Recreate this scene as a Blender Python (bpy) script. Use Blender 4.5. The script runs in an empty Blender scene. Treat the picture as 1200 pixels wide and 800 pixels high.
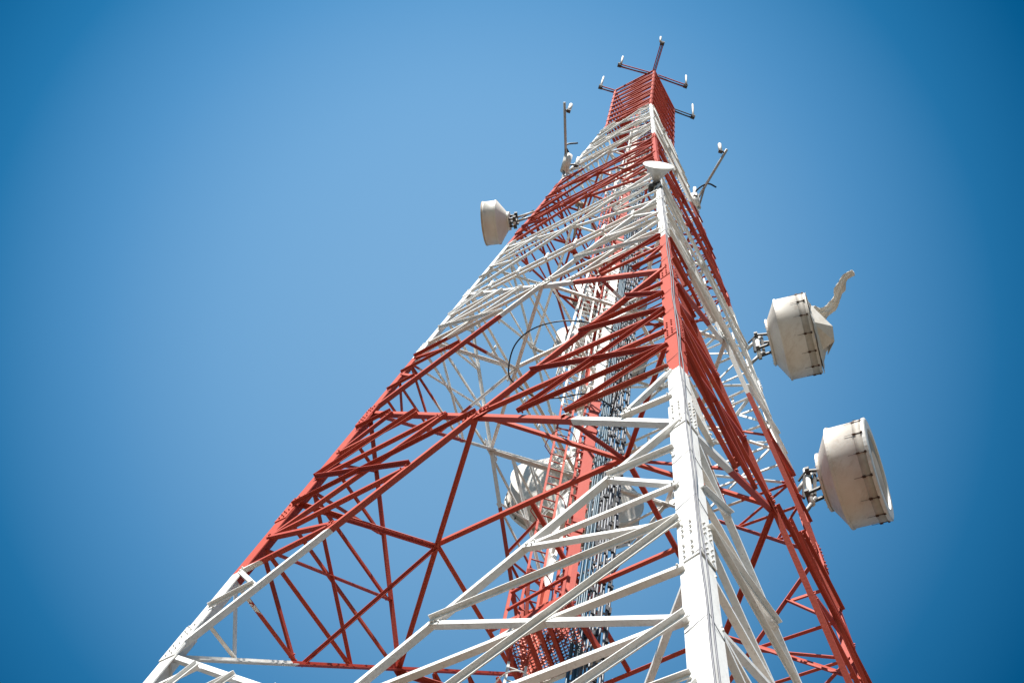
import bpy, math, random
from mathutils import Vector, Matrix
random.seed(7)
C = bpy.context.scene.collection
S = 1.4            # metres per design unit
Z0 = 1.6           # eye height
HB = -Z0 / S       # ground level in design units
APEX = 50.0
RB = 4.38          # corner radius at eye level
HK, HT = 39.158, 44.944   # where the legs turn upright, tower top
BANDS = [5.4, 12.233, 18.839, 25.56, 31.567, 38.6]   # paint changes
CAM = Vector((-1.368, -7.418, 0.0))
def W(p): return Vector((p[0]*S, p[1]*S, p[2]*S + Z0))

# ------------------------------------------------------------------ materials
def new_mat(name):
    m = bpy.data.materials.new(name); m.use_nodes = True
    nt = m.node_tree; b = nt.nodes['Principled BSDF']
    return m, nt, b
def N(nt, t, **k):
    n = nt.nodes.new(t)
    for a, v in k.items(): setattr(n, a, v)
    return n
def math_node(nt, op, a, b=None, clamp=False):
    n = N(nt, 'ShaderNodeMath', operation=op, use_clamp=clamp)
    for i, v in enumerate((a, b)):
        if v is None: continue
        if isinstance(v, (int, float)): n.inputs[i].default_value = v
        else: nt.links.new(v, n.inputs[i])
    return n.outputs[0]
def mixc(nt, fac, a, b, mode='MIX'):
    n = N(nt, 'ShaderNodeMix', data_type='RGBA', blend_type=mode)
    for sock, v in ((n.inputs[0], fac), (n.inputs[6], a), (n.inputs[7], b)):
        if hasattr(v, 'links'): nt.links.new(v, sock)
        elif isinstance(v, (int, float)): sock.default_value = v
        else: sock.default_value = (*v, 1)
    return n.outputs[2]
def noise(nt, scale, detail=4, rough=.6, vec=None, stretch=None):
    tc = N(nt, 'ShaderNodeNewGeometry').outputs['Position'] if vec is None else vec
    if stretch:
        mp = N(nt, 'ShaderNodeMapping'); mp.inputs['Scale'].default_value = stretch
        nt.links.new(tc, mp.inputs[0]); tc = mp.outputs[0]
    n = N(nt, 'ShaderNodeTexNoise'); n.inputs['Scale'].default_value = scale
    n.inputs['Detail'].default_value = detail; n.inputs['Roughness'].default_value = rough
    nt.links.new(tc, n.inputs['Vector']); return n.outputs['Fac']
def ramp(nt, fac, stops, interp='LINEAR'):
    r = N(nt, 'ShaderNodeValToRGB'); r.color_ramp.interpolation = interp
    e = r.color_ramp.elements
    while len(e) > 1: e.remove(e[-1])
    e[0].position = stops[0][0]; c = stops[0][1]; e[0].color = (*c, 1) if len(c) == 3 else c
    for p, c in stops[1:]:
        x = e.new(p); x.color = (*c, 1) if len(c) == 3 else c
    nt.links.new(fac, r.inputs[0]); return r.outputs[0]

def tower_paint():
    m, nt, b = new_mat('aviation_band_paint')
    geo = N(nt, 'ShaderNodeNewGeometry')
    sep = N(nt, 'ShaderNodeSeparateXYZ'); nt.links.new(geo.outputs['Position'], sep.inputs[0])
    wob = math_node(nt, 'MULTIPLY', math_node(nt, 'SUBTRACT', noise(nt, 3.0), .5), .12)
    z = math_node(nt, 'ADD', sep.outputs[2], wob)
    f = math_node(nt, 'DIVIDE', z, 80.0)
    stops = [(0.0, (0, 0, 0))]; red = True
    vals = [(-1, True)]
    # below first boundary red, then white, red ... top red
    cols = [True, False, True, False, True, False, True]
    st = [(0.0, (1, 1, 1))]
    for h, c in zip(BANDS, cols[1:]):
        st.append(((h*S + Z0)/80.0, (1, 1, 1) if c else (0, 0, 0)))
    fac = ramp(nt, f, st, 'CONSTANT')
    oi = N(nt, 'ShaderNodeObjectInfo').outputs['Random']
    isl = geo.outputs['Random Per Island']
    v = math_node(nt, 'MULTIPLY', math_node(nt, 'ADD', oi, isl), .5)
    redc = ramp(nt, v, [(0, (.32, .028, .016)), (.5, (.42, .048, .028)), (1, (.52, .095, .055))])
    chalk = noise(nt, 1.3, 6, .7)
    redc = mixc(nt, math_node(nt, 'MULTIPLY', chalk, .26), redc, (.50, .15, .10))
    whc = ramp(nt, v, [(0, (.60, .57, .51)), (.35, (.76, .75, .72)), (1, (.86, .86, .85))])
    grime = ramp(nt, noise(nt, 6.0, 8, .75, stretch=(1, 1, .25)), [(.5, (0, 0, 0)), (.78, (1, 1, 1))])
    whc = mixc(nt, math_node(nt, 'MULTIPLY', grime, .55), whc, (.46, .41, .34))
    col = mixc(nt, fac, whc, redc)
    flake = ramp(nt, noise(nt, 14.0, 7, .75), [(.655, (0, 0, 0)), (.70, (1, 1, 1))])
    rust = ramp(nt, noise(nt, 9.0, 4), [(0.3, (.16, .06, .03)), (.7, (.30, .27, .25))])
    col = mixc(nt, math_node(nt, 'MULTIPLY', flake, .85), col, rust)
    drip = ramp(nt, noise(nt, 26.0, 3, .6, stretch=(1, 1, .05)), [(.60, (0, 0, 0)), (.75, (1, 1, 1))])
    col = mixc(nt, math_node(nt, 'MULTIPLY', drip, .28), col, (.20, .11, .07))
    nt.links.new(col, b.inputs['Base Color'])
    b.inputs['Roughness'].default_value = .6; b.inputs['Specular IOR Level'].default_value = .3
    bp = N(nt, 'ShaderNodeBump'); bp.inputs['Strength'].default_value = .25; bp.inputs['Distance'].default_value = .01
    nt.links.new(noise(nt, 30, 3), bp.inputs['Height']); nt.links.new(bp.outputs[0], b.inputs['Normal'])
    return m
def plain(name, c1, c2, rough=.6, metal=0., scale=6., stretch=None, bump=.15, lo=.35, hi=.7):
    m, nt, b = new_mat(name)
    fac = ramp(nt, noise(nt, scale, 6, .7, stretch=stretch), [(lo, (0, 0, 0)), (hi, (1, 1, 1))])
    nt.links.new(mixc(nt, fac, c1, c2), b.inputs['Base Color'])
    b.inputs['Roughness'].default_value = rough; b.inputs['Metallic'].default_value = metal
    if bump:
        bp = N(nt, 'ShaderNodeBump'); bp.inputs['Strength'].default_value = bump; bp.inputs['Distance'].default_value = .01
        nt.links.new(noise(nt, scale*4, 3), bp.inputs['Height']); nt.links.new(bp.outputs[0], b.inputs['Normal'])
    return m
def shell(name, base, dirt, amt=.6):
    m, nt, b = new_mat(name)
    tc = N(nt, 'ShaderNodeTexCoord').outputs['Object']
    f1 = ramp(nt, noise(nt, 1.6, 6, .7, vec=tc), [(.40, (0, 0, 0)), (.72, (1, 1, 1))])
    f2 = ramp(nt, noise(nt, 5.0, 8, .8, vec=tc, stretch=(1, .22, 1)), [(.50, (0, 0, 0)), (.72, (1, 1, 1))])
    c = mixc(nt, math_node(nt, 'MULTIPLY', f1, amt*.55), base, dirt)
    c = mixc(nt, math_node(nt, 'MULTIPLY', f2, amt*.6), c, (.36, .26, .17))
    sp = ramp(nt, noise(nt, 17.0, 3, .6, vec=tc), [(.72, (0, 0, 0)), (.75, (1, 1, 1))])
    c = mixc(nt, math_node(nt, 'MULTIPLY', sp, .6), c, (.13, .08, .05))
    nt.links.new(c, b.inputs['Base Color']); b.inputs['Roughness'].default_value = .5
    return m
PAINT = tower_paint()
GALV = plain('weathered_galvanised_steel', (.30, .31, .32), (.20, .19, .18), .5, .35, 8)
DARK = plain('dark_bracket_steel', (.045, .05, .055), (.11, .10, .09), .55, .3, 10)
POLE = plain('pale_galvanised_pole', (.50, .51, .52), (.38, .38, .38), .5, .1, 6)
TAN = plain('tan_pipe', (.42, .36, .29), (.30, .25, .2), .6, .1, 5)
BAND = plain('shade_grey_band', (.52, .48, .43), (.34, .30, .25), .7, 0, 3)  # darker grey for the shaded strip painted on dish shrouds
RUST = plain('rusty_bolt', (.10, .045, .025), (.05, .035, .03), .8, .1, 12)
WHITE = plain('white_fitting', (.80, .80, .78), (.62, .60, .55), .5, 0, 5)
SHELL = shell('weathered_white_shroud', (.74, .70, .64), (.54, .45, .36), .85)
SHELL2 = shell('clean_cream_shroud', (.76, .74, .68), (.60, .54, .45), .35)
FACE = plain('tan_radome_cloth', (.60, .50, .40), (.42, .32, .23), .8, 0, 2)
CLOTH = plain('torn_radome_fabric', (.74, .71, .66), (.54, .46, .36), .85, 0, 3, bump=.4, lo=.45, hi=.8)
CABLE = plain('pale_grey_cable_jacket', (.17, .185, .21), (.08, .09, .11), .45, 0, 7)
WIRE = plain('grey_power_cable', (.16, .16, .18), (.10, .10, .12), .5, 0, 7)
BLUEC = plain('dark_blue_cable_jacket', (.035, .085, .125), (.05, .12, .17), .4, 0, 6)
BLACK = plain('black_rubber', (.012, .014, .022), (.03, .03, .036), .5, 0, 8)
MESH = plain('red_oxide_grating', (.45, .10, .055), (.30, .07, .045), .6, .1, 5)

# ------------------------------------------------------------------ mesh helpers
class MB:
    def __init__(s): s.v = []; s.f = []; s.sm = []
    def add(s, vs, fs, smooth=False):
        o = len(s.v); s.v += [tuple(v) for v in vs]
        s.f += [tuple(i + o for i in f) for f in fs]; s.sm += [smooth]*len(fs)
    def prism(s, P, Q, prof, ex, ey):
        n = len(prof); vs = []
        for c in (P, Q):
            for a, b in prof: vs.append(c + ex*a + ey*b)
        fs = [(i, (i+1) % n, (i+1) % n + n, i + n) for i in range(n)]
        fs += [tuple(range(n-1, -1, -1)), tuple(range(n, 2*n))]
        s.add(vs, fs)
    def angle(s, P, Q, nrm, w, t, flip=False, inward=True, off=0.0, w2=None):
        """steel angle from P to Q: one flange in the face plane, the other square to it"""
        d = (Q - P).normalized(); e = nrm.cross(d).normalized()
        if e.z < 0: e = -e
        if flip: e = -e
        n = -nrm if inward else nrm
        w2 = w2 or w
        P = P + nrm*off - e*w/2; Q = Q + nrm*off - e*w/2
        prof = [(0, 0), (w, 0), (w, t), (t, t), (t, w2), (0, w2)]
        s.prism(P, Q, prof, e, n)
    def box(s, c, ax, ay, az):
        vs = [c + ax*i + ay*j + az*k for i in (-1, 1) for j in (-1, 1) for k in (-1, 1)]
        s.add(vs, [(0, 1, 3, 2), (4, 6, 7, 5), (0, 4, 5, 1), (2, 3, 7, 6), (0, 2, 6, 4), (1, 5, 7, 3)])
    def bar(s, P, Q, w, h=None, up=Vector((0, 0, 1))):
        h = h or w; d = (Q-P).normalized()
        if abs(d.dot(up)) > .98: up = Vector((0, 1, 0))
        a = d.cross(up).normalized(); b = a.cross(d)
        s.prism(P, Q, [(-w/2, -h/2), (w/2, -h/2), (w/2, h/2), (-w/2, h/2)], a, b)
    def tube(s, pts, r, seg=8, caps=True):
        pts = [Vector(p) for p in pts]; n = len(pts)
        rs = r if isinstance(r, (list, tuple)) else [r]*n
        d0 = (pts[1]-pts[0]).normalized()
        a = d0.orthogonal().normalized(); vs = []
        for i, p in enumerate(pts):
            d = (pts[min(i+1, n-1)] - pts[max(i-1, 0)]).normalized()
            a = (a - d*a.dot(d)).normalized(); b = d.cross(a)
            for k in range(seg):
                t = 2*math.pi*k/seg; vs.append(p + (a*math.cos(t) + b*math.sin(t))*rs[i])
        fs = [(i*seg+k, i*seg+(k+1) % seg, (i+1)*seg+(k+1) % seg, (i+1)*seg+k) for i in range(n-1) for k in range(seg)]
        if caps: fs += [tuple(range(seg-1, -1, -1)), tuple(range((n-1)*seg, n*seg))]
        s.add(vs, fs, True)
    def lathe(s, prof, O, A, seg=48, smooth=True):
        """prof: (axial, radius) pairs about the axis A through O"""
        A = A.normalized(); u = A.orthogonal().normalized(); w = A.cross(u); vs = []
        for ax, r in prof:
            for k in range(seg):
                t = 2*math.pi*k/seg; vs.append(O + A*ax + (u*math.cos(t) + w*math.sin(t))*r)
        fs = [(i*seg+k, i*seg+(k+1) % seg, (i+1)*seg+(k+1) % seg, (i+1)*seg+k) for i in range(len(prof)-1) for k in range(seg)]
        s.add(vs, fs, smooth)
    def build(s, name, mat, parent=None, origin=None):
        me = bpy.data.meshes.new(name)
        o = origin or Vector((0, 0, 0))
        me.from_pydata([tuple(Vector(v) - o) for v in s.v], [], s.f)
        me.polygons.foreach_set('use_smooth', s.sm); me.materials.append(mat); me.update()
        ob = bpy.data.objects.new(name, me); C.objects.link(ob)
        ob.location = o
        if parent:
            ob.parent = parent; ob.location = o - Vector(parent['_o']) if '_o' in parent else o
        return ob
def thing(name, label, cat, loc, group=None):
    o = bpy.data.objects.new(name, None); C.objects.link(o); o.location = loc
    o.empty_display_size = .3
    o['label'] = label; o['category'] = cat
    if group: o['group'] = group
    o['_o'] = tuple(loc); return o
def tag(o, label, cat, group=None):
    o['label'] = label; o['category'] = cat
    if group: o['group'] = group

# ------------------------------------------------------------------ tower geometry
CORN = {'N': Vector((0, -1, 0)), 'L': Vector((-1, 0, 0)), 'F': Vector((0, 1, 0)), 'R': Vector((1, 0, 0))}
def rad(h): return RB*(1 - min(h, HK)/APEX)
def leg(c, h):
    v = CORN[c]*rad(h); return W((v.x, v.y, h))
FACES = [('N', 'L'), ('N', 'R'), ('L', 'F'), ('R', 'F')]
def fnorm(a, b):
    n = (CORN[a] + CORN[b]).normalized()
    # tilt with the taper
    P0, P1, P2 = leg(a, 5), leg(b, 5), leg(a, 20)
    m = (P1-P0).cross(P2-P0).normalized()
    return m if m.dot(n) > 0 else -m
def fp(a, b, s, h):
    return leg(a, h).lerp(leg(b, h), s)
def fnorm_at(a, b, h):
    return fnorm(a, b) if h < HK else (CORN[a]+CORN[b]).normalized()

tower = thing('lattice_tower', 'tall red and white banded steel lattice tower tapering upwards into a clear blue sky', 'tower', (0, 0, 0))

# legs: 90 degree angle section, corner outward, in lengths that step down in size
SIZES = [(HB, 10.9, .150), (10.9, 16.6, .132), (16.6, 22.3, .098), (22.3, 31, .082), (31, HK, .066), (HK, HT+.02, .058)]
def legw(h):
    for a, b, w in SIZES:
        if h <= b: return w*S
    return SIZES[-1][2]*S
def leg_dirs(c):
    v = CORN[c]; o = [k for k in CORN if abs(CORN[k].dot(v)) < .1]
    q = Matrix.Rotation(math.radians(-9 if c == 'N' else 0), 3, 'Z')     # the near leg is set slightly askew
    return [q @ (CORN[k]-v).normalized() for k in o]
for c in CORN:
    mb = MB(); d1, d2 = leg_dirs(c)
    for h0, h1, w in SIZES:
        w *= S; t = w*.085
        prof = [(0, 0), (w, 0), (w, t), (t, t), (t, w), (0, w)]
        mb.prism(leg(c, h0), leg(c, h1), prof, d1, d2)
    L = mb.build('leg', PAINT, tower)
    # splices: cover angle + bolts
    for hs, w in ((3.0, .150), (8.25, .150), (10.9, .150), (13.75, .132), (16.6, .132), (19.4, .098), (22.3, .098), (26.7, .082), (31, .082), (35, .066)):
        w *= S*1.05; t = .016; sp = MB(); bl = MB()
        ln = .30 if hs < 17 else .2
        P, Q = leg(c, hs-ln), leg(c, hs+ln)
        out = CORN[c]*.022
        prof = [(0, 0), (w, 0), (w, t), (t, t), (t, w), (0, w)]
        sp.prism(P+out, Q+out, prof, d1, d2)
        for dd, other in ((d1, d2), (d2, d1)):
            nn = -other
            nn = (CORN[c]*1.0 - dd*CORN[c].dot(dd)).normalized()
            rows = 7 if hs < 17 else 4
            for r_ in range(rows):
                for q in (.34, .72):
                    if abs(r_ - (rows-1)/2) < .3: continue
                    P0 = P.lerp(Q, (r_+.6)/(rows+.2)) + out + dd*(w*q) + nn*.0
                    sp.tube([P0-nn*.01, P0+nn*.022], .012 if hs < 17 else .009, 6)
        sp.build('splice_plate', PAINT, L)
# bracing panels
PANELS = [(HB, 5.0, 8), (5.0, 10.72, 8), (10.72, 16.8, 8), (16.8, 22.3, 8), (22.3, 25.5, 4), (25.5, 28.25, 4),
          (28.25, 30.8, 4), (30.8, 34.0, 4), (34.0, 36.7, 4), (36.7, HK, 4)]
struts = []     # (P, Q, normal, width, flip, inward, off)
def member(P, Q, n, w, **k):
    mb = MB(); mb.angle(P, Q, n, w, k.pop('t', .0125), **k); return mb
for h0, h1, n in PANELS:
    big = n == 8
    wd = (.062 if h0 < 16 else .062 if h0 < 22 else .046)*S
    ws = (.042 if h0 < 16 else .038 if h0 < 22 else .032)*S
    if h0 < 10: wd *= .9; ws *= .95
    r0, r1 = rad(h0), rad(h1)
    hx = h0 + (h1-h0)*r0/(r0+r1)           # where the two diagonals cross
    for a, b in FACES:
        nr = fnorm(a, b)
        def pt(s, h): return fp(a, b, s, h)
        for x, y, off, ins in ((a, b, .020, False), (b, a, .006, True)):
            P = leg(x, h1) + (leg(y, h1)-leg(x, h1)).normalized()*wd*.7
            Q = leg(y, h0) + (leg(x, h0)-leg(y, h0)).normalized()*wd*.7
            if ins: off = -.020 - .012
            member(P, Q, nr, wd*.85, off=off, inward=True, t=.013, w2=wd*.95).build('diagonal_brace', PAINT, tower)
        # gusset where they cross
        X = pt(.5, hx); g = MB(); e = (leg(b, hx)-leg(a, hx)).normalized(); u = nr.cross(e).normalized()
        if u.z < 0: u = -u
        gs = (.20 if big else .11)*S*.72
        prof = [(-gs*1.25, -gs*.25), (-gs*.45, -gs*.8), (gs*.45, -gs*.8), (gs*1.25, -gs*.25), (gs*1.25, gs*.3), (gs*.35, gs*.55), (-gs*.35, gs*.55), (-gs*1.25, gs*.3)]
        g.prism(X - nr*.012, X - nr*.002, prof, e, u)
        if h0 > 4:
            bl = g
            for sx in (-1, 1):
                for k in range(3):
                    for sy in (-1, 1):
                        P0 = X + e*sx*gs*(.35+.3*k) + u*(sy*gs*.13 + sx*0) + nr*.02
                        bl.tube([P0-nr*.032, P0+nr*.03], .014 if big else .009, 6)
        g.build('gusset_plate', PAINT, tower)
        # redundant members in the two side triangles
        for (x, y) in ((a, b), (b, a)):
            def q(s, h): return fp(x, y, s, h)
            st = (h1-h0)/n
            node = [leg(x, h1 - i*st) + (leg(y, h1)-leg(x, h1)).normalized()*.72*legw(h1 - i*st) for i in range(n+1)]
            def up(k):   # k-th point from the leg on the upper diagonal
                f = k/(n/2); T = leg(x, h1); return T.lerp(pt(.5, hx), f)
            def lo(k):
                f = k/(n/2); B = leg(x, h0); return B.lerp(pt(.5, hx), f)
            if big:
                L = [(up(1), node[1]), (up(1), node[2]), (up(2), node[2]), (up(2), node[3]), (up(3), node[3]),
                     (up(3), node[5]), (lo(3), node[3]), (lo(3), node[5]), (lo(2), node[5]), (lo(2), node[6]),
                     (lo(1), node[6]), (lo(1), node[7]), (pt(.5, hx), node[4])]
            else:
                L = [(up(1), node[1]), (lo(1), node[3]), (pt(.5, hx), node[2]), (up(1), node[2]), (lo(1), node[2])]
            for i, (P, Q) in enumerate(L):
                r = random.random()
                struts.append((P, Q, nr, ws*random.uniform(.92, 1.06), r < .42, r > .40, .014 + .003*(i % 5), hx, (a, b)))
        # horizontals with bright stub plates where the panel sizes change
        if 22 < h1 < 40:
            for dz in (0, .34):
                if h1+dz > HK: continue
                P, Q = leg(a, h1-dz), leg(b, h1-dz)
                member(P, Q, nr, ws*1.05, off=-.045 - dz*.02, inward=True).build('horizontal_brace', PAINT, tower)
            if h1 < 23:
                for k in range(1, 7):
                    P = fp(a, b, k/7, h1-.17) - nr*.01
                    sb = MB(); sb.box(P, e*.028, u*.24, nr*.012); sb.build('stiffener_plate', PAINT, tower)

# upright cage at the top
hh = HK; st = (HT-HK)/8
for k in range(9):
    for a, b in FACES:
        nr = (CORN[a]+CORN[b]).normalized()
        member(leg(a, hh), leg(b, hh), nr, .085 if k % 2 else .07, off=.014, inward=True, w2=.075).build('horizontal_brace', PAINT, tower)
        if k < 8:
            h2 = min(hh+st, HT)
            member(leg(a, hh+.05), leg(b, h2-.05), nr, .06, off=.02, inward=True, w2=.055).build('cross_brace', PAINT, tower)
            if k % 2 == 0:
                member(leg(b, hh+.05), leg(a, h2-.05), nr, .06, off=-.03, inward=True, w2=.055).build('cross_brace', PAINT, tower)
    hh += st

# inner diaphragms at the crossing level of each panel
UP = Vector((0, 0, 1))
for h0, h1, n in PANELS[:8]:
    r0, r1 = rad(h0), rad(h1); h = h0 + (h1-h0)*r0/(r0+r1); R = rad(h)
    w = (.056 if h < 16 else .052 if h < 22 else .042)*S
    mids = {}
    for a, b in FACES: mids[a+b] = (CORN[a]+CORN[b])*.5*R
    def wp(v, dz=0): return W((v.x, v.y, h+dz))
    ring = [mids['NL'], mids['NR'], mids['RF'], mids['LF']]
    for i in range(4):
        P, Q = ring[i], ring[(i+1) % 4]
        member(wp(P), wp(Q), UP, w, off=-.02, inward=True).build('diaphragm_beam', PAINT, tower)
        P2 = (ring[i]+ring[(i+1) % 4])*.5; Q2 = (ring[(i+1) % 4]+ring[(i+2) % 4])*.5
        member(wp(P2), wp(Q2), UP, w*.9, off=.03, inward=False).build('diaphragm_beam', PAINT, tower)
    for c in CORN:
        m = CORN[c]*R*.5
        member(wp(m), wp(CORN[c]*R*.985), UP, w*.9, off=.0, inward=True).build('diaphragm_beam', PAINT, tower)
    if h < 30:
        for sgn in (1, -1):
            a = Vector((-.25, -.25*sgn, 0))*R; b = Vector((.25, .25*sgn, 0))*R
            member(wp(a), wp(b), UP, w*.8, off=.055*sgn+.03, inward=False).build('diaphragm_beam', PAINT, tower)
    # hangers from the beams down to the corners of the next level
    if n == 8 and h > 6:
        for c in CORN:
            for a, b in FACES:
                if c not in (a, b): continue
                M_ = CORN[c]*R*.5
                Q = fp(a, b, .25 if c == a else .75, h-(h1-h0)*.26)
                member(wp(M_), Q, UP, .040*S, off=0).build('hip_brace', PAINT, tower)

# pick the 100 struts that show largest; the rest go in one part
Fw = Vector((-.006, .3356, .942)); RX = Vector((.9544, -.2792, .1056)); UY = Vector((-.2984, -.8997, .3187))
def pix(Pw):
    d = Vector(((Pw.x)/S, Pw.y/S, (Pw.z-Z0)/S)) - CAM; z = d.dot(Fw)
    if z < .3: return None
    return 600+1750*d.dot(RX)/z, 400-1750*d.dot(UY)/z, z
def shown(s):
    n = 0; L = (s[1]-s[0]).length; zs = 0
    for k in range(9):
        p = pix(s[0].lerp(s[1], k/8))
        if p and 0 < p[0] < 1200 and 0 < p[1] < 800: n += 1; zs = p[2]
    if not n: return 0
    side = 1.0 if 'N' in s[8] else .55
    return n/9*L*s[3]/zs**2*side*1e4
struts.sort(key=shown, reverse=True)
for s in struts[:100]:
    mb = member(s[0], s[1], s[2], s[3], flip=s[4], inward=s[5], off=s[6], w2=s[3]*1.1)
    d = (s[1]-s[0]).normalized()
    for P in (s[0] + d*.05, s[0] + d*.13, s[1] - d*.05): mb.tube([P + s[2]*(s[6]-.03), P + s[2]*(s[6]+.022)], .011, 6)
    mb.build('strut', PAINT, tower)
rest = MB()
for s in struts[100:]: rest.angle(s[0], s[1], s[2], s[3], .0115, flip=s[4], inward=s[5], off=s[6])
ro = rest.build('strut', PAINT, tower); ro['kind'] = 'stuff'

# central column that carries the feeders
AX = Vector((-.164, -.184, 0))
def cp(dx, dy, h): return W((AX.x+dx, AX.y+dy, h))
mb = MB(); sxv, syv = Vector((1, 0, 0)), Vector((0, 1, 0))
w, d, t = .064*S, .055*S, .012
for (h0, h1) in ((12.62, 15.0), (15.0, 21.0), (21.0, 30), (30, HT-.4)):
    mb.prism(cp(0, 0, h0), cp(0, 0, h1), [(-w, d), (-w, -d), (w, -d), (w, d), (w-t, d), (w-t, -d+t), (-w+t, -d+t), (-w+t, d)], sxv, syv)
colb = mb
mb = MB(); mb.prism(cp(-.115, .03, 12.62), cp(-.115, .03, HT-.6), [(-.02, -.02), (.02, -.02), (.02, .03), (-.02, .03)], sxv, syv)
mb.build('column_rail', PAINT, tower)
bl = colb; h = 12.9
while h < 40:
    for sx in (-1, 1):
        P0 = cp(sx*.072, -.03, h)
        bl.box(P0, sxv*.016, syv*.03, UP*.028)
    P0 = cp(-.09, .0, h+.1); bl.box(P0, sxv*.05, syv*.012, UP*.012)
    h += .26
for hs in (15.0, 17.9, 21, 25, 30, 35):
    bl.box(cp(0, -.062, hs), sxv*.085, syv*.012, UP*.22)
    bl.box(cp(0, -.075, hs+.03), sxv*.10, syv*.012, UP*.012)
bl.build('central_column', PAINT, tower)

# cable tray rails and rungs beside the column
tray = MB()
for x in (.14, .46): tray.prism(cp(x, .14, 1), cp(x, .14, HT-.5), [(-.012, -.02), (.012, -.02), (.012, .02), (-.012, .02)], sxv, syv)
tray.build('cable_tray_rail', GALV, tower)
h = 10.0
while h < HT-1:
    tr = MB(); tr.bar(cp(.14, .13, h), cp(.46, .13, h), .03, .02); tr.build('cable_tray_rung', GALV, tower); h += .36
# climbing-face lattice seen high up inside the tower
for (x0, y0, x1, y1, ha, hb) in ((-.55, .25, -.25, .55, 20.5, 38), (-.62, -.1, -.62, .25, 20.5, 33)):
    lat = MB(); h = ha; k = 0
    f = lambda x, y, h: W((x*rad(h)/2.2, y*rad(h)/2.2, h))
    lat.bar(f(x0, y0, ha), f(x0, y0, hb), .04); lat.bar(f(x1, y1, ha), f(x1, y1, hb), .04)
    while h < hb-.3:
        A, B = (x0, y0), (x1, y1)
        if k % 2: A, B = B, A
        lat.bar(f(*A, h), f(*B, h+.26), .026, .03); h += .26; k += 1
    lat.build('inner_lattice', PAINT, tower)

# ------------------------------------------------------------------ feeder cables
def cable(x, y, r, mat, h0, h1, seed, name, label, group, clampmat=BLACK):
    rnd = random.Random(seed); pts = []; h = h0
    while h < h1:
        pts.append(cp(x + rnd.uniform(-.008, .008), y + rnd.uniform(-.008, .008), h)); h += .9
    m = MB(); m.tube(pts, r, 6)
    root = m.build(name, mat); tag(root, label, 'cable', group)
    h = 9.5 + rnd.uniform(0, .3); n = 0
    while h < h1 - .5 and clampmat and n < 98:
        me = clamp_mesh[rnd.random() < .4]
        c = bpy.data.objects.new('clamp', me); C.objects.link(c); c.parent = root; c.location = cp(x, y-.012, h)
        h += rnd.uniform(.34, .62)*(1 if h < 26 else 1.5); n += 1
    return root
clamp_mesh = []
for hz in (.045, .08):
    mb = MB(); mb.box(Vector((0, 0, 0)), sxv*.022, syv*.022, UP*hz)
    ob = mb.build('clamp', BLACK); clamp_mesh.append(ob.data); bpy.data.objects.remove(ob)
GL = 'pale grey feeder cable with black clamps in the bundle up the middle of the tower'
for i in range(8):
    cable(.215 + .034*i, .02 + .022*(i % 2) - .05*(i > 5), .0185, CABLE, HB, 44 - 2.6*i, 10+i, 'feeder_cable', GL, 'pale grey feeder cables beside the central column')
BLb = 'dark blue feeder cable running straight up between the central column and the grey cables'
for i in range(5):
    cable(.112 + .0225*i, -.02+.016*(i % 2), .0155, BLUEC, HB, 40 - 2*i, 40+i, 'feeder_cable', BLb, 'dark blue feeder cables beside the central column', None)

def catmull(pts, n=8, closed=False):
    pts = [Vector(p) for p in pts]; out = []; m = len(pts)
    for i in range(m-1 if not closed else m):
        g = lambda k: pts[k % m] if closed else pts[max(0, min(m-1, k))]
        p0, p1, p2, p3 = g(i-1), g(i), g(i+1), g(i+2)
        for k in range(n):
            t = k/n
            out.append(.5*((2*p1)+(p2-p0)*t+(2*p0-5*p1+4*p2-p3)*t*t+(3*p1-3*p2+p3-p0)*t**3))
    if not closed: out.append(pts[-1])
    return out
loop = [(.06, -.12, 18.3), (-.02, -1.2, 18.5), (-.179, -1.324, 18.6), (-.487, -1.371, 18.6), (-.926, -1.275, 18.6), (-1.269, -1.05, 18.6), (-1.438, -.744, 18.6), (-1.413, -.373, 18.6),
        (-1.275, -.228, 18.6), (-.962, -.141, 18.6), (-.666, -.228, 18.6), (-.321, -.40, 18.6), (.05, -.3, 18.7)]
m = MB(); m.tube([W(p) for p in catmull(loop)], .014, 8)
o = m.build('looped_cable', BLACK); tag(o, 'spare dark cable left hanging in one wide open loop inside the tower', 'cable')
# cable up the near leg ridge
for k in range(2):
    pts = []; h = 4.0; rnd = random.Random(k)
    while h < 23:
        v = CORN['N']*(rad(h)); x = rnd.uniform(-.008, .008) + (.016 if k else -.006)
        pts.append(W((x, v.y - .02 - .006*k, h))); h += .55
    m = MB(); m.tube(catmull(pts, 4), .0085 - .001*k, 6)
    o = m.build('power_cable', WIRE)
    tag(o, 'thin grey cable running up the bright corner ridge of the nearest tower leg', 'cable', 'thin cables on the nearest leg')
    if k == 0:
        d1, d2 = leg_dirs('N'); h = 5.2
        while h < 22:
            w = legw(h); P = leg('N', h); f = Vector((0, -.010, 0))
            m = MB(); m.tube([P + d1*w*1.0 + f - UP*.06, P + d1*w*.5 + f*1.6 - UP*.02, P - Vector((0, .034, 0)), P + d2*w*.5 + f*1.6 - UP*.03, P + d2*w + f - UP*.07], .0035, 4); m.build('tie_wire', WIRE, o); h += .93

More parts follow.
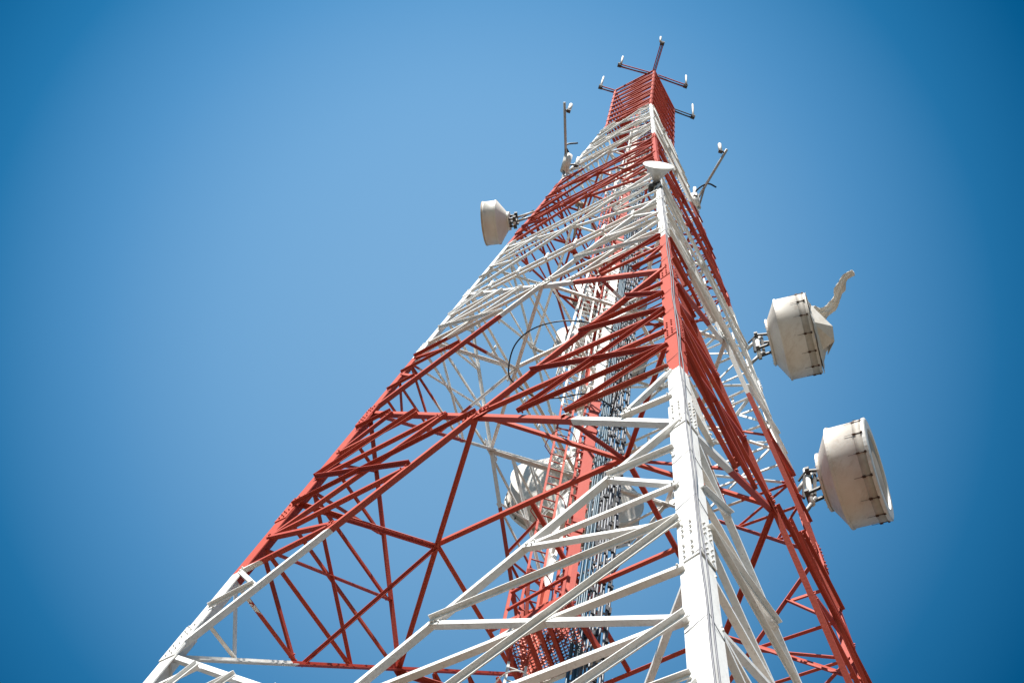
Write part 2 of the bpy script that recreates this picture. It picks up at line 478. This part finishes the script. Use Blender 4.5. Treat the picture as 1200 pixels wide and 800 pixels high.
# ------------------------------------------------------------------ caged ladder
lx, ly = -.50, .0
lad = thing('caged_ladder', 'slim ladder with safety hoops left of the central column inside the tower', 'ladder', W((lx, ly, HB)))
for s in (-1, 1):
    m = MB(); m.prism(W((lx+.085*s, ly, HB)), W((lx+.085*s, ly, 34)), [(-.018, -.014), (.018, -.014), (.018, .014), (-.018, .014)], sxv, syv)
    m.build('rail', PAINT, lad)
rest = MB(); h = HB+.2; n = 0
while h < 34:
    if 12 < h < 34 and n < 98:
        m = MB(); m.tube([W((lx-.085, ly, h)), W((lx+.085, ly, h))], .012, 6); m.build('rung', PAINT, lad); n += 1
    else: rest.tube([W((lx-.085, ly, h)), W((lx+.085, ly, h))], .012, 6)
    h += .222
ro = rest.build('rung', PAINT, lad); ro['kind'] = 'stuff'
h = 2.0
while h < 34:
    pts = [W((lx+.085, ly, h))] + [W((lx+.20*math.cos(t), ly-.10-.30*math.sin(t), h)) for t in [math.pi*k/14 for k in range(15)]] + [W((lx-.085, ly, h))]
    m = MB(); m.tube(pts, .009, 5); m.build('hoop', PAINT, lad); h += 1.9
for t in ():
    m = MB(); x, y = lx+.24*math.cos(t), ly-.02-.42*math.sin(t)
    m.tube([W((x, y, 2)), W((x, y, 33.6))], .008, 5); m.build('cage_strip', PAINT, lad)

# ------------------------------------------------------------------ work platform
ph = 12.6
cor = [Vector((-.72, -.09, ph)), Vector((-.25, -.66, ph)), Vector((.25, -.20, ph)), Vector((-.36, .42, ph))]
pc = W((-.25, -.15, ph))
plat = thing('work_platform', 'small red platform of open mesh panels beside the central column', 'platform', pc)
m = MB()
e1, e2 = cor[1]-cor[0], cor[3]-cor[0]
for k in range(19):
    a = cor[0] + e1*(k/18); m.bar(W(a), W(a+e2), .008, .03)
for k in range(19):
    a = cor[0] + e2*(k/18); b = a + e1
    zig = [W(a + e1*(j/36) + e2*(.022*(j % 2))) for j in range(37)]
    for j in range(36): m.bar(zig[j], zig[j+1], .008, .028)
m.build('mesh_floor', MESH, plat)
for i in range(4):
    m = MB(); m.bar(W(cor[i])-UP*.06, W(cor[(i+1) % 4])-UP*.06, .05, .14); m.build('edge_beam', PAINT, plat)
m = MB()
for k in (.33, .66, .5): m.bar(W(cor[0]+e1*k)-UP*.05, W(cor[0]+e1*k+e2)-UP*.05, .05, .07)
m.build('floor_joists', PAINT, plat)
rail = [cor[0]+Vector((0, 0, .75)), cor[1]+Vector((0, 0, .75))]
for i, c_ in enumerate(cor[:2]+[cor[3]]):
    m = MB(); m.bar(W(c_), W(c_+Vector((0, 0, .8))), .045, .045); m.build('railing_post', PAINT, plat)
for a, b in ((rail[0], rail[1]), (rail[0]-Vector((0, 0, .35)), rail[1]-Vector((0, 0, .35))), (rail[0], cor[3]+Vector((0, 0, .75)))):
    m = MB(); m.bar(W(a), W(b), .04); m.build('handrail', PAINT, plat)

for i, (bx, by) in enumerate(((-.55, .15), (.12, -.5), (.1, .1), (-.6, -.25))):
    m = MB(); m.bar(W(cor[(i+3) % 4 if i == 0 else i]), W((bx, by, 13.66)), .05, .04); m.build('hanger', PAINT, plat)
m = MB()
for a, b in ((cor[0], cor[1]), (cor[3], cor[2])):
    d = (b-a).normalized()
    m = MB(); m.bar(W(a - d*.12)-UP*.17, W(b + d*.12)-UP*.17, .055, .075); m.build('support_beam', WHITE, plat)
# ------------------------------------------------------------------ dishes
def frame(A):
    A = A.normalized(); B = A.cross(UP).normalized(); U = B.cross(A); return A, B, U
def drum_dish(name, label, ctr, az, R, back, depth, hubr, legpt, group, torn=False, lip=True, mat=SHELL, clips=14, frame_dark=True, tilt=0, plainlip=False, standoff=.28):
    """ctr = centre of the rim where dish back meets shroud (design units); sizes in metres"""
    tl = math.radians(tilt)
    O = W(ctr); A, B, U = frame(Vector((math.sin(math.radians(az))*math.cos(tl), math.cos(math.radians(az))*math.cos(tl), -math.sin(tl))))
    root = thing(name, label, 'dish antenna', O, group)
    m = MB(); m.lathe([(-back, hubr*.02), (-back, hubr), (-back*.93, hubr*1.02), (-.03, R*.985), (-.03, R*1.012), (0, R*1.012)], O, A, 64, False)
    m.build('reflector_back', mat, root)
    m = MB(); m.lathe([(0, R), (depth*.8, R*1.0), (depth*.8, R*1.004), (depth, R*1.006), (depth, R*.985), (.02, R*.98)], O, A, 64)
    m.build('shroud', mat, root)
    for ax in (.0,):
        m = MB(); m.lathe([(-.018, R*1.0), (-.018, R*1.02), (.018, R*1.02), (.018, R*1.0)], O, A, 64, False); m.build('rim_ring', mat, root)
    m = MB(); m.lathe([(-back-.03, hubr*.3), (-back-.03, hubr*1.08), (-back+.015, hubr*1.08), (-back+.015, hubr*.9)], O, A, 40, False)
    for k in range(14):
        t = 2*math.pi*k/14; P = O - A*(back+.03) + (B*math.cos(t)+U*math.sin(t))*hubr*.98
        m.tube([P-A*.025, P+A*.05], .012, 5)
    hub = m.build('hub_ring', mat, root)
    if lip:
        dk = depth
        if plainlip:
            m = MB(); m.lathe([(.0, R*1.003), (.0, R*1.012), (.02, R*1.012), (.02, R*1.003)], O, A, 64, False); m.build('seam_ring', RUST, root)
            m = MB(); m.lathe([(dk-.03, R*1.005), (dk-.03, R*1.018), (dk+.012, R*1.018), (dk+.012, R*.99), (dk+.02, .001)], O, A, 64, False); m.build('front_ring', FACE, root)
        elif torn:
            m = MB(); m.lathe([(dk, R*1.0), (dk+.02, R*.99), (dk+.02, R*.90), (dk-.01, R*.90)], O, A, 64, False); m.build('front_ring', mat, root)
        else:
            m = MB(); m.lathe([(dk-.04, R*1.005), (dk-.04, R*1.02), (dk+.02, R*1.03), (dk+.035, R*.99), (dk+.035, R*.80), (dk-.005, R*.79)], O, A, 64, False)
            m.build('front_ring', WHITE, root)
            m = MB(); m.lathe([(dk-.005, R*.80), (dk+.01, R*.4), (dk+.015, .001)], O, A, 48); m.build('radome', FACE, root)
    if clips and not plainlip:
        m = MB(); m.lathe([(depth-.20, R*1.004), (depth-.20, R*1.012), (depth-.045, R*1.012), (depth-.045, R*1.004)], O, A, 64); m.build('edge_shade_band', BAND, root)  # thin grey ring: shade behind the front lip, put in as colour
    # rusty fabric hooks along the shroud
    if clips:
        base = MB(); base.tube([Vector((0, 0, 0)), A*.20], .007, 5); base.tube([A*.0, A*-.13+U*.004], .004, 4)
        base.box(A*.05, A*.03, B*.022, U*.012); base.box(A*.19, A*.02, B*.02, U*.018)
        me = None
        for k in range(clips):
            t = 2*math.pi*(k+.3)/clips; rr = B*math.cos(t)+U*math.sin(t)
            P = O + A*(depth-.23) + rr*(R+.018)
            if me is None:
                ob = base.build('hook', RUST); me = ob.data
            else:
                ob = bpy.data.objects.new('hook', me); C.objects.link(ob)
            ob.parent = root; ob.location = P - O
            ob.rotation_euler = (Matrix.Rotation(0, 3, 'X')).to_euler()
            q = Matrix.Rotation(t - math.pi/2, 3, A).to_euler(); ob.rotation_euler = q
    # mount: bracket plates, upright pipe, arms to the tower leg
    Hc = O - A*(back+.03)
    mt = Hc - A*standoff
    m = MB(); hgt = max(hubr*1.5, .3)
    m.tube([mt - UP*hgt, mt + UP*hgt], .057 if R > .7 else .04, 12); m.build('mount_pipe', WHITE, root)
    m = MB()
    for s in (-1, 1):
        m.bar(mt + U*s*hgt*.62 + B*.10, Hc + U*s*hubr*.7 + A*.02 + B*.10, .05, .06)
        m.bar(mt + U*s*hgt*.62 - B*.10, Hc + U*s*hubr*.7 + A*.02 - B*.10, .05, .06)
        m.box(mt + U*s*hgt*.62, B*.17, A*.04, U*.045)
    m.bar(mt + U*hgt*.85 + A*.11, mt - U*hgt*.85 + A*.11, .05, .07)
    m.bar(mt + B*.05 - A*.08 + U*hgt*.5, mt + B*.05 - A*.08 - U*hgt*.7, .05, .05)
    m.build('mount_bracket', DARK, root)
    for s, dz in ((-1, -.9), (1, .75)):
        m = MB(); a_ = mt + UP*hgt*s*.72
        tgt = W(legpt) + UP*hgt*s*.72
        m.tube([a_ + A*.08, tgt - A*.05], .042 if R > .7 else .03, 10); m.build('mount_arm', WHITE if s > 0 else GALV, root)
    m = MB(); m.bar(mt + UP*hgt*.6 + B*.1, W(legpt) + UP*hgt*1.25, .032, .05); m.build('stay_bar', DARK, root)
    return root, O, A, B, U

def legp(c, h, o=(0, 0)):
    v = CORN[c]*rad(h); return (v.x+o[0], v.y+o[1], h)
BG = 'drum dishes on the right leg'
drum_dish('drum_dish', 'intact white drum dish with rust stains on the right leg, lowest on that side', (3.23, -.32, 18.62), 127, .96, .29, .70, .52, legp('R', 18.2), BG, tilt=5)
rt, O, A, B, U = drum_dish('drum_dish', 'drum dish on the right leg with its fabric cover torn and streaming out', (2.80, -.33, 24.0), 122, .96, .29, .70, .52, legp('R', 23.6), BG, torn=True)
# torn cover: crumpled sheet across the mouth plus a twisted streamer
dk = .72; R = .96
m = MB(); nr_, na = 16, 44; rnd = random.Random(3); vs = []; fs = []
fold = [rnd.uniform(-1, 1) for _ in range(na)]
for i in range(nr_+1):
    for k in range(na):
        t = 2*math.pi*k/na; rr = R*1.01*i/nr_; x, y = math.cos(t), math.sin(t)
        # bulge outwards low down, sag elsewhere
        low = max(0, -y*.75 - x*.25)*(1-i/nr_)**.8
        z = dk + .02 + .34*low + .10*(1-i/nr_)*abs(((k*3.0/na) % 1)-.5)*2 + .05*fold[(k//3) % na]*(i/nr_)*(1-i/nr_)*4
        z += rnd.uniform(-.012, .012)
        vs.append(O + A*z + (B*x + U*y)*rr)
for i in range(nr_):
    for k in range(na):
        fs.append((i*na+k, i*na+(k+1) % na, (i+1)*na+(k+1) % na, (i+1)*na+k))
m.add(vs, fs); m.build('torn_cover', CLOTH, rt)
# forked end of the streamer
def fork(pts, rr):
    m = MB(); m.tube(catmull([W(p) for p in pts], 4), rr, 7); m.build('cloth_strip', CLOTH, rt)
fork([(3.50, -1.47, 24.6), (3.59, -1.57, 24.62), (3.64, -1.61, 24.6)], [.05, .05, .045, .045, .04, .04, .035, .03, .02])
# peaked folded flap
def flap(pts, faces, name):
    m = MB(); vs = [O + A*(dk+a) + B*(R*b) + U*(R*c) for a, b, c in pts]
    m.add(vs, faces); ob = m.build(name, CLOTH, rt)
    md = ob.modifiers.new('thick', 'SOLIDIFY'); md.thickness = .012
    return ob
flap([(.0, .55, -.75), (.44, .25, -.55), (.08, .75, -.15), (.36, .1, -.05), (.02, -.2, -.9), (.40, -.05, -.78), (.05, .2, .3), (.2, -.5, -.35)],
     [(0, 1, 2), (2, 1, 3), (0, 4, 5), (0, 5, 1), (2, 3, 6), (3, 1, 7), (1, 5, 7)], 'torn_flap')
tear = [(2.90, -.50, 24.25), (2.994, -.704, 24.35), (3.154, -.772, 24.4), (3.31, -.839, 24.4), (3.418, -.969, 24.45), (3.478, -1.147, 24.5),
        (3.479, -1.32, 24.55), (3.507, -1.503, 24.6), (3.6, -1.659, 24.6)]
pts = catmull(tear, 7); n = len(pts); m = MB(); seg = 18; vs = []; fs = []; rnd = random.Random(9)
cr = [.46, .42, .30, .18, .13, .10, .12, .09, .06]
side = Vector((0, 0, 1))
fr = [rnd.uniform(.55, 1.25) for _ in range(seg)]
prev = None
for i, p in enumerate(pts):
    f = i/(n-1)*8; k = int(min(7, f)); r = cr[k]*(1-(f-k)) + cr[k+1]*(f-k)
    d = (W(pts[min(i+1, n-1)]) - W(pts[max(i-1, 0)])).normalized()
    a = side - d*side.dot(d); a.normalize(); b = d.cross(a)
    for q in range(seg):
        t = 2*math.pi*q/seg; tw = f*.55
        rr = r*(.55 + .45*abs(math.sin(2.5*(t+tw)))*fr[q])*(1+rnd.uniform(-.05, .05)+.08*math.sin(f*5.1+t*2))
        vs.append(W(p) + (a*math.cos(t+tw)*.8 + b*math.sin(t+tw)*1.05)*rr)
for i in range(n-1):
    for q in range(seg): fs.append((i*seg+q, i*seg+(q+1) % seg, (i+1)*seg+(q+1) % seg, (i+1)*seg+q))
fs += [tuple(range(seg-1, -1, -1)), tuple(range((n-1)*seg, n*seg))]
m.add(vs, fs); m.build('streaming_cloth', CLOTH, rt)
# bunched cloth where the streamer leaves the rim
m = MB(); vs = []; fs = []; c0 = W((2.96, -.50, 24.2)); rnd = random.Random(5)
for i in range(11):
    ph_ = math.pi*i/10
    for q in range(16):
        t = 2*math.pi*q/16; rr = .25*(1+rnd.uniform(-.3, .3))
        vs.append(c0 + (A*math.cos(ph_)*.7 + (B*math.cos(t) + U*math.sin(t)*1.9)*math.sin(ph_))*rr)
for i in range(10):
    for q in range(16): fs.append((i*16+q, i*16+(q+1) % 16, (i+1)*16+(q+1) % 16, (i+1)*16+q))
m.add(vs, fs); m.build('bunched_cloth', CLOTH, rt)

drum_dish('drum_dish', 'small clean cream drum dish held out from the left leg by two pipes', (-2.50, .36, 28.2), 294, .60, .30, .36, .24, legp('L', 28.2), None, mat=SHELL2, clips=0, plainlip=True, standoff=.16)
FG = 'large dishes on the rear leg'
drum_dish('drum_dish', 'largest white drum dish behind the cables on the rear leg, lowest of three', (.26, 2.85, 22.7), 4, 1.56, .62, .62, .75, legp('F', 22.4, (0, -.1)), FG, clips=22)
drum_dish('drum_dish', 'middle of the three drum dishes stacked on the rear leg', (.22, 2.25, 28.5), 3, 1.33, .5, .5, .5, legp('F', 28.5, (0, -.1)), FG, clips=18)
drum_dish('drum_dish', 'topmost of the three drum dishes stacked on the rear leg', (.18, 2.0, 31.2), 2, 1.15, .4, .45, .4, legp('F', 31.2, (0, -.1)), FG, clips=16)

# open cone dish high on the near leg
O = W((-.10, -2.52, 23.9)); A, B, U = frame(Vector((math.sin(math.radians(190)), math.cos(math.radians(190)), 0)))
nd = thing('cone_dish', 'small bright white cone dish on the nearest leg, facing out over the viewer', 'dish antenna', O)
m = MB(); R = .345
m.lathe([(-.34, .05), (-.34, .09), (-.24, .12), (0, R), (0, R*1.03), (.02, R*1.03)], O, A, 48); m.build('reflector_back', WHITE, nd)
m = MB(); m.lathe([(.02, R*1.03), (.035, R*.97), (.05, R*.5), (.055, .001)], O, A, 48); m.build('radome', WHITE, nd)
m = MB(); bk = O - A*.45
m.tube([bk - UP*.62, bk + UP*.42], .045, 10); m.build('mount_pipe', WHITE, nd)
m = MB(); m.box(bk + B*.05 - UP*.1, B*.08, A*.07, UP*.13); m.box(bk - UP*.35 + B*.1, B*.05, A*.07, UP*.1)
m.tube([bk - UP*.5+B*.12, bk - UP*.1+B*.12], .04, 8); m.bar(bk - UP*.45, W(legp('N', 23.2)), .06, .09); m.bar(bk + UP*.2, W(legp('N', 23.8)), .05, .05)
m.build('mount_bracket', DARK, nd)

# tan spare pipe sticking out of the left face high up
m = MB(); m.tube([W((-.60, -1.42, 28.0)), W((-.05, -1.46, 28.0))], .035, 10); m.box(W((-.10, -1.46, 27.95)), sxv*.07, syv*.07, UP*.07)
o = m.build('spare_pipe', TAN); tag(o, 'short tan pipe stub with clamp jutting from the red bracing beside the cone dish', 'pipe')
m = MB(); m.tube([W((-1.10, -.75, 27.0)), W((-1.02, -.3, 26.4))], .03, 8); m.box(W((-1.10, -.75, 27.05)), sxv*.10, syv*.07, UP*.07)
o = m.build('spare_pipe', TAN); tag(o, 'tan pipe with square clamp inside the tower near the left leg', 'pipe')

# ------------------------------------------------------------------ top whip antennas
def whip(base, tip, foot, ln, label, armmat=PAINT, r=.045):
    t_ = thing('whip_antenna', label, 'antenna', W(tip), 'white rod antennas on arms at the tower top')
    P, Q = W(base), W(tip)
    sd = (Q-P).cross(UP).normalized()*.075
    for s in (-1, 1):
        m = MB(); m.bar(P+sd*s*.7, Q+sd*s*.7, .042, .05); m.build('support_arm', armmat, t_)
    m = MB(); m.box(Q + UP*.05, sd*1.15, (Q-P).normalized()*.08, UP*.10); m.box(Q - UP*.08, sd*.8, (Q-P).normalized()*.06, UP*.08); m.build('clamp', DARK, t_)
    f = Q + Vector(foot); m = MB()
    m.tube([f - UP*.1, f + UP*ln*.9, f+UP*ln], [r, r, r*.5], 10); m.build('rod', WHITE, t_)
    m = MB(); mid = P.lerp(Q, .55) - UP*.22; m.tube(catmull([P-UP*.06, mid, Q-UP*.1], 6), .018, 6); m.build('lead', BLACK, t_)
h = 44.9
whip((0, -.93, h), (-.02, -1.75, h), (-.10, -.05, .1), 1.5, 'white rod antenna on the long arm reaching out from the nearest top corner')
whip((-.05, -.80, h), (-1.03, -.77, h), (.04, -.10, .1), 2.0, 'white rod antenna on the long arm left of the tower top')
whip((.15, -.80, h), (1.03, -.76, h), (0, -.10, .1), 2.3, 'white rod antenna on the long arm right of the tower top')
whip((-.92, .02, h), (-1.38, .02, h), (0, -.04, .1), 2.6, 'white rod antenna on the short stub at the top left corner')
whip((.93, .02, h), (1.53, .05, h), (0, -.04, .1), 2.9, 'white rod antenna on the thin dark bracket at the top right corner', DARK)

# ------------------------------------------------------------------ long boom poles on the two side legs
def boom(name, label, b0, b1, legc, hl, unit_at, drum):
    t_ = thing(name, label, 'antenna pole', W(b0), 'slanted antenna poles on the side legs')
    P, Q = W(b0), W(b1)
    m = MB(); m.tube([P, Q], .042, 12); m.build('pole', POLE, t_)
    d = (Q-P).normalized(); sd = d.cross(UP).normalized()
    for k, f in enumerate(unit_at):
        c_ = P.lerp(Q, f[0]) + sd*f[1]
        m = MB(); m.tube([c_ - UP*.1, c_ + UP*.95, c_+UP*1.0], [.06, .06, .04], 12); u = m.build('antenna_unit', WHITE, t_)
        m = MB(); m.box(c_ - UP*.14, sxv*.06, syv*.05, UP*.07); m.bar(c_, P.lerp(Q, f[0]), .05, .06); m.build('unit_bracket', DARK, u)
    m = MB(); dr = W(drum); lg = leg(legc, hl)
    m.tube([lg + (dr-lg)*.25, dr], .13, 16); m.build('equipment_drum', WHITE, t_)
    m = MB(); m.bar(P.lerp(Q, .12), leg(legc, hl)-UP*.2, .05, .06); m.bar(P.lerp(Q, .3), leg(legc, hl)+UP*.3, .05, .06); m.build('mount_arm', GALV, t_)
    m = MB(); a = P.lerp(Q, .35); m.tube(catmull([a+sd*-.35+UP*.3, a, dr, lg+UP*.1], 6), .028, 6); m.build('lead', BLACK, t_)
boom('antenna_pole', 'slim upright grey pole with white units outside the left leg', (-1.566, -.127, 32.4), (-2.026, -1.505, 32.4), 'L', 32.0,
     [(.88, -.13), (.05, -.32)], (-1.60, -.42, 32.4))
boom('antenna_pole', 'leaning grey pole with one white unit outside the right leg', (1.428, -.126, 33.0), (1.708, -1.474, 33.0), 'R', 32.6,
     [(.93, .16), (.10, .13)], (1.34, -.28, 33.0))

# ------------------------------------------------------------------ ground
m = MB(); m.add([(-3000, -3000, 0), (3000, -3000, 0), (3000, 3000, 0), (-3000, 3000, 0)], [(0, 1, 2, 3)])
GR = plain('dry_ground', (.125, .095, .062), (.08, .066, .042), .95, 0, .35, bump=0)
g = m.build('ground', GR); g['kind'] = 'structure'
for c in CORN:
    m = MB(); P = leg(c, HB); m.box(Vector((P.x, P.y, .12)), sxv*.55, syv*.55, UP*.14)
    o = m.build('footing', plain('concrete', (.42, .40, .37), (.33, .32, .30), .9, 0, 3), tower)

# ------------------------------------------------------------------ camera, sun, sky
cam = bpy.data.cameras.new('camera'); co = bpy.data.objects.new('camera', cam); C.objects.link(co)
Rm = Matrix(((.9544188181, -.2984097949, .0060261016), (-.2791731736, -.8996713005, -.3356395241), (.1055796322, .3186583520, -.9419712288)))
co.matrix_world = Matrix.Translation(W(CAM)) @ Rm.to_4x4()
cam.sensor_width = 36; cam.lens = 1750.239/1200*36; cam.clip_end = 10000; cam.clip_start = .05
bpy.context.scene.camera = co
SKYDIR = (-.02, .345, .94)      # the palest part of the sky
SKYST = [(.80, (.14, .38, .48)), (.89, (.0, .34, .49)), (.92, (.01, .46, .65)), (.945, (.13, .80, .98)), (.967, (.62, 1.34, 1.40)), (.986, (1.28, 1.86, 1.70)), (1.0, (1.62, 2.08, 1.80))]
EL, AZ = math.radians(47), math.radians(207)     # azimuth clockwise from +Y
sd = Vector((math.sin(AZ)*math.cos(EL), math.cos(AZ)*math.cos(EL), math.sin(EL)))
sun = bpy.data.lights.new('sun', 'SUN'); sun.energy = 5.0; sun.angle = math.radians(.53); sun.color = (1, .96, .90)
so = bpy.data.objects.new('sun', sun); C.objects.link(so); so.rotation_euler = sd.to_track_quat('Z', 'Y').to_euler()
w = bpy.data.worlds.new('World'); bpy.context.scene.world = w; w.use_nodes = True
nt = w.node_tree; bg = nt.nodes['Background']
sky = nt.nodes.new('ShaderNodeTexSky'); sky.sky_type = 'NISHITA'; sky.sun_disc = False
sky.sun_elevation = EL; sky.sun_rotation = AZ; sky.altitude = 300; sky.air_density = 1.0; sky.dust_density = .6; sky.ozone_density = 2.0
tc = nt.nodes.new('ShaderNodeTexCoord'); vm = nt.nodes.new('ShaderNodeVectorMath'); vm.operation = 'DOT_PRODUCT'
nt.links.new(tc.outputs['Generated'], vm.inputs[0]); vm.inputs[1].default_value = Vector(SKYDIR).normalized()
tint = ramp(nt, vm.outputs['Value'], SKYST)
col = mixc(nt, 1.0, sky.outputs[0], tint, 'MULTIPLY')
nt.links.new(col, bg.inputs[0]); bg.inputs[1].default_value = .092
vs = bpy.context.scene.view_settings
vs.view_transform = 'Standard'; vs.look = 'None'; vs.exposure = 0.88; vs.gamma = 1; vs.use_curve_mapping = False
for o in list(bpy.data.objects):
    if '_o' in o: del o['_o']
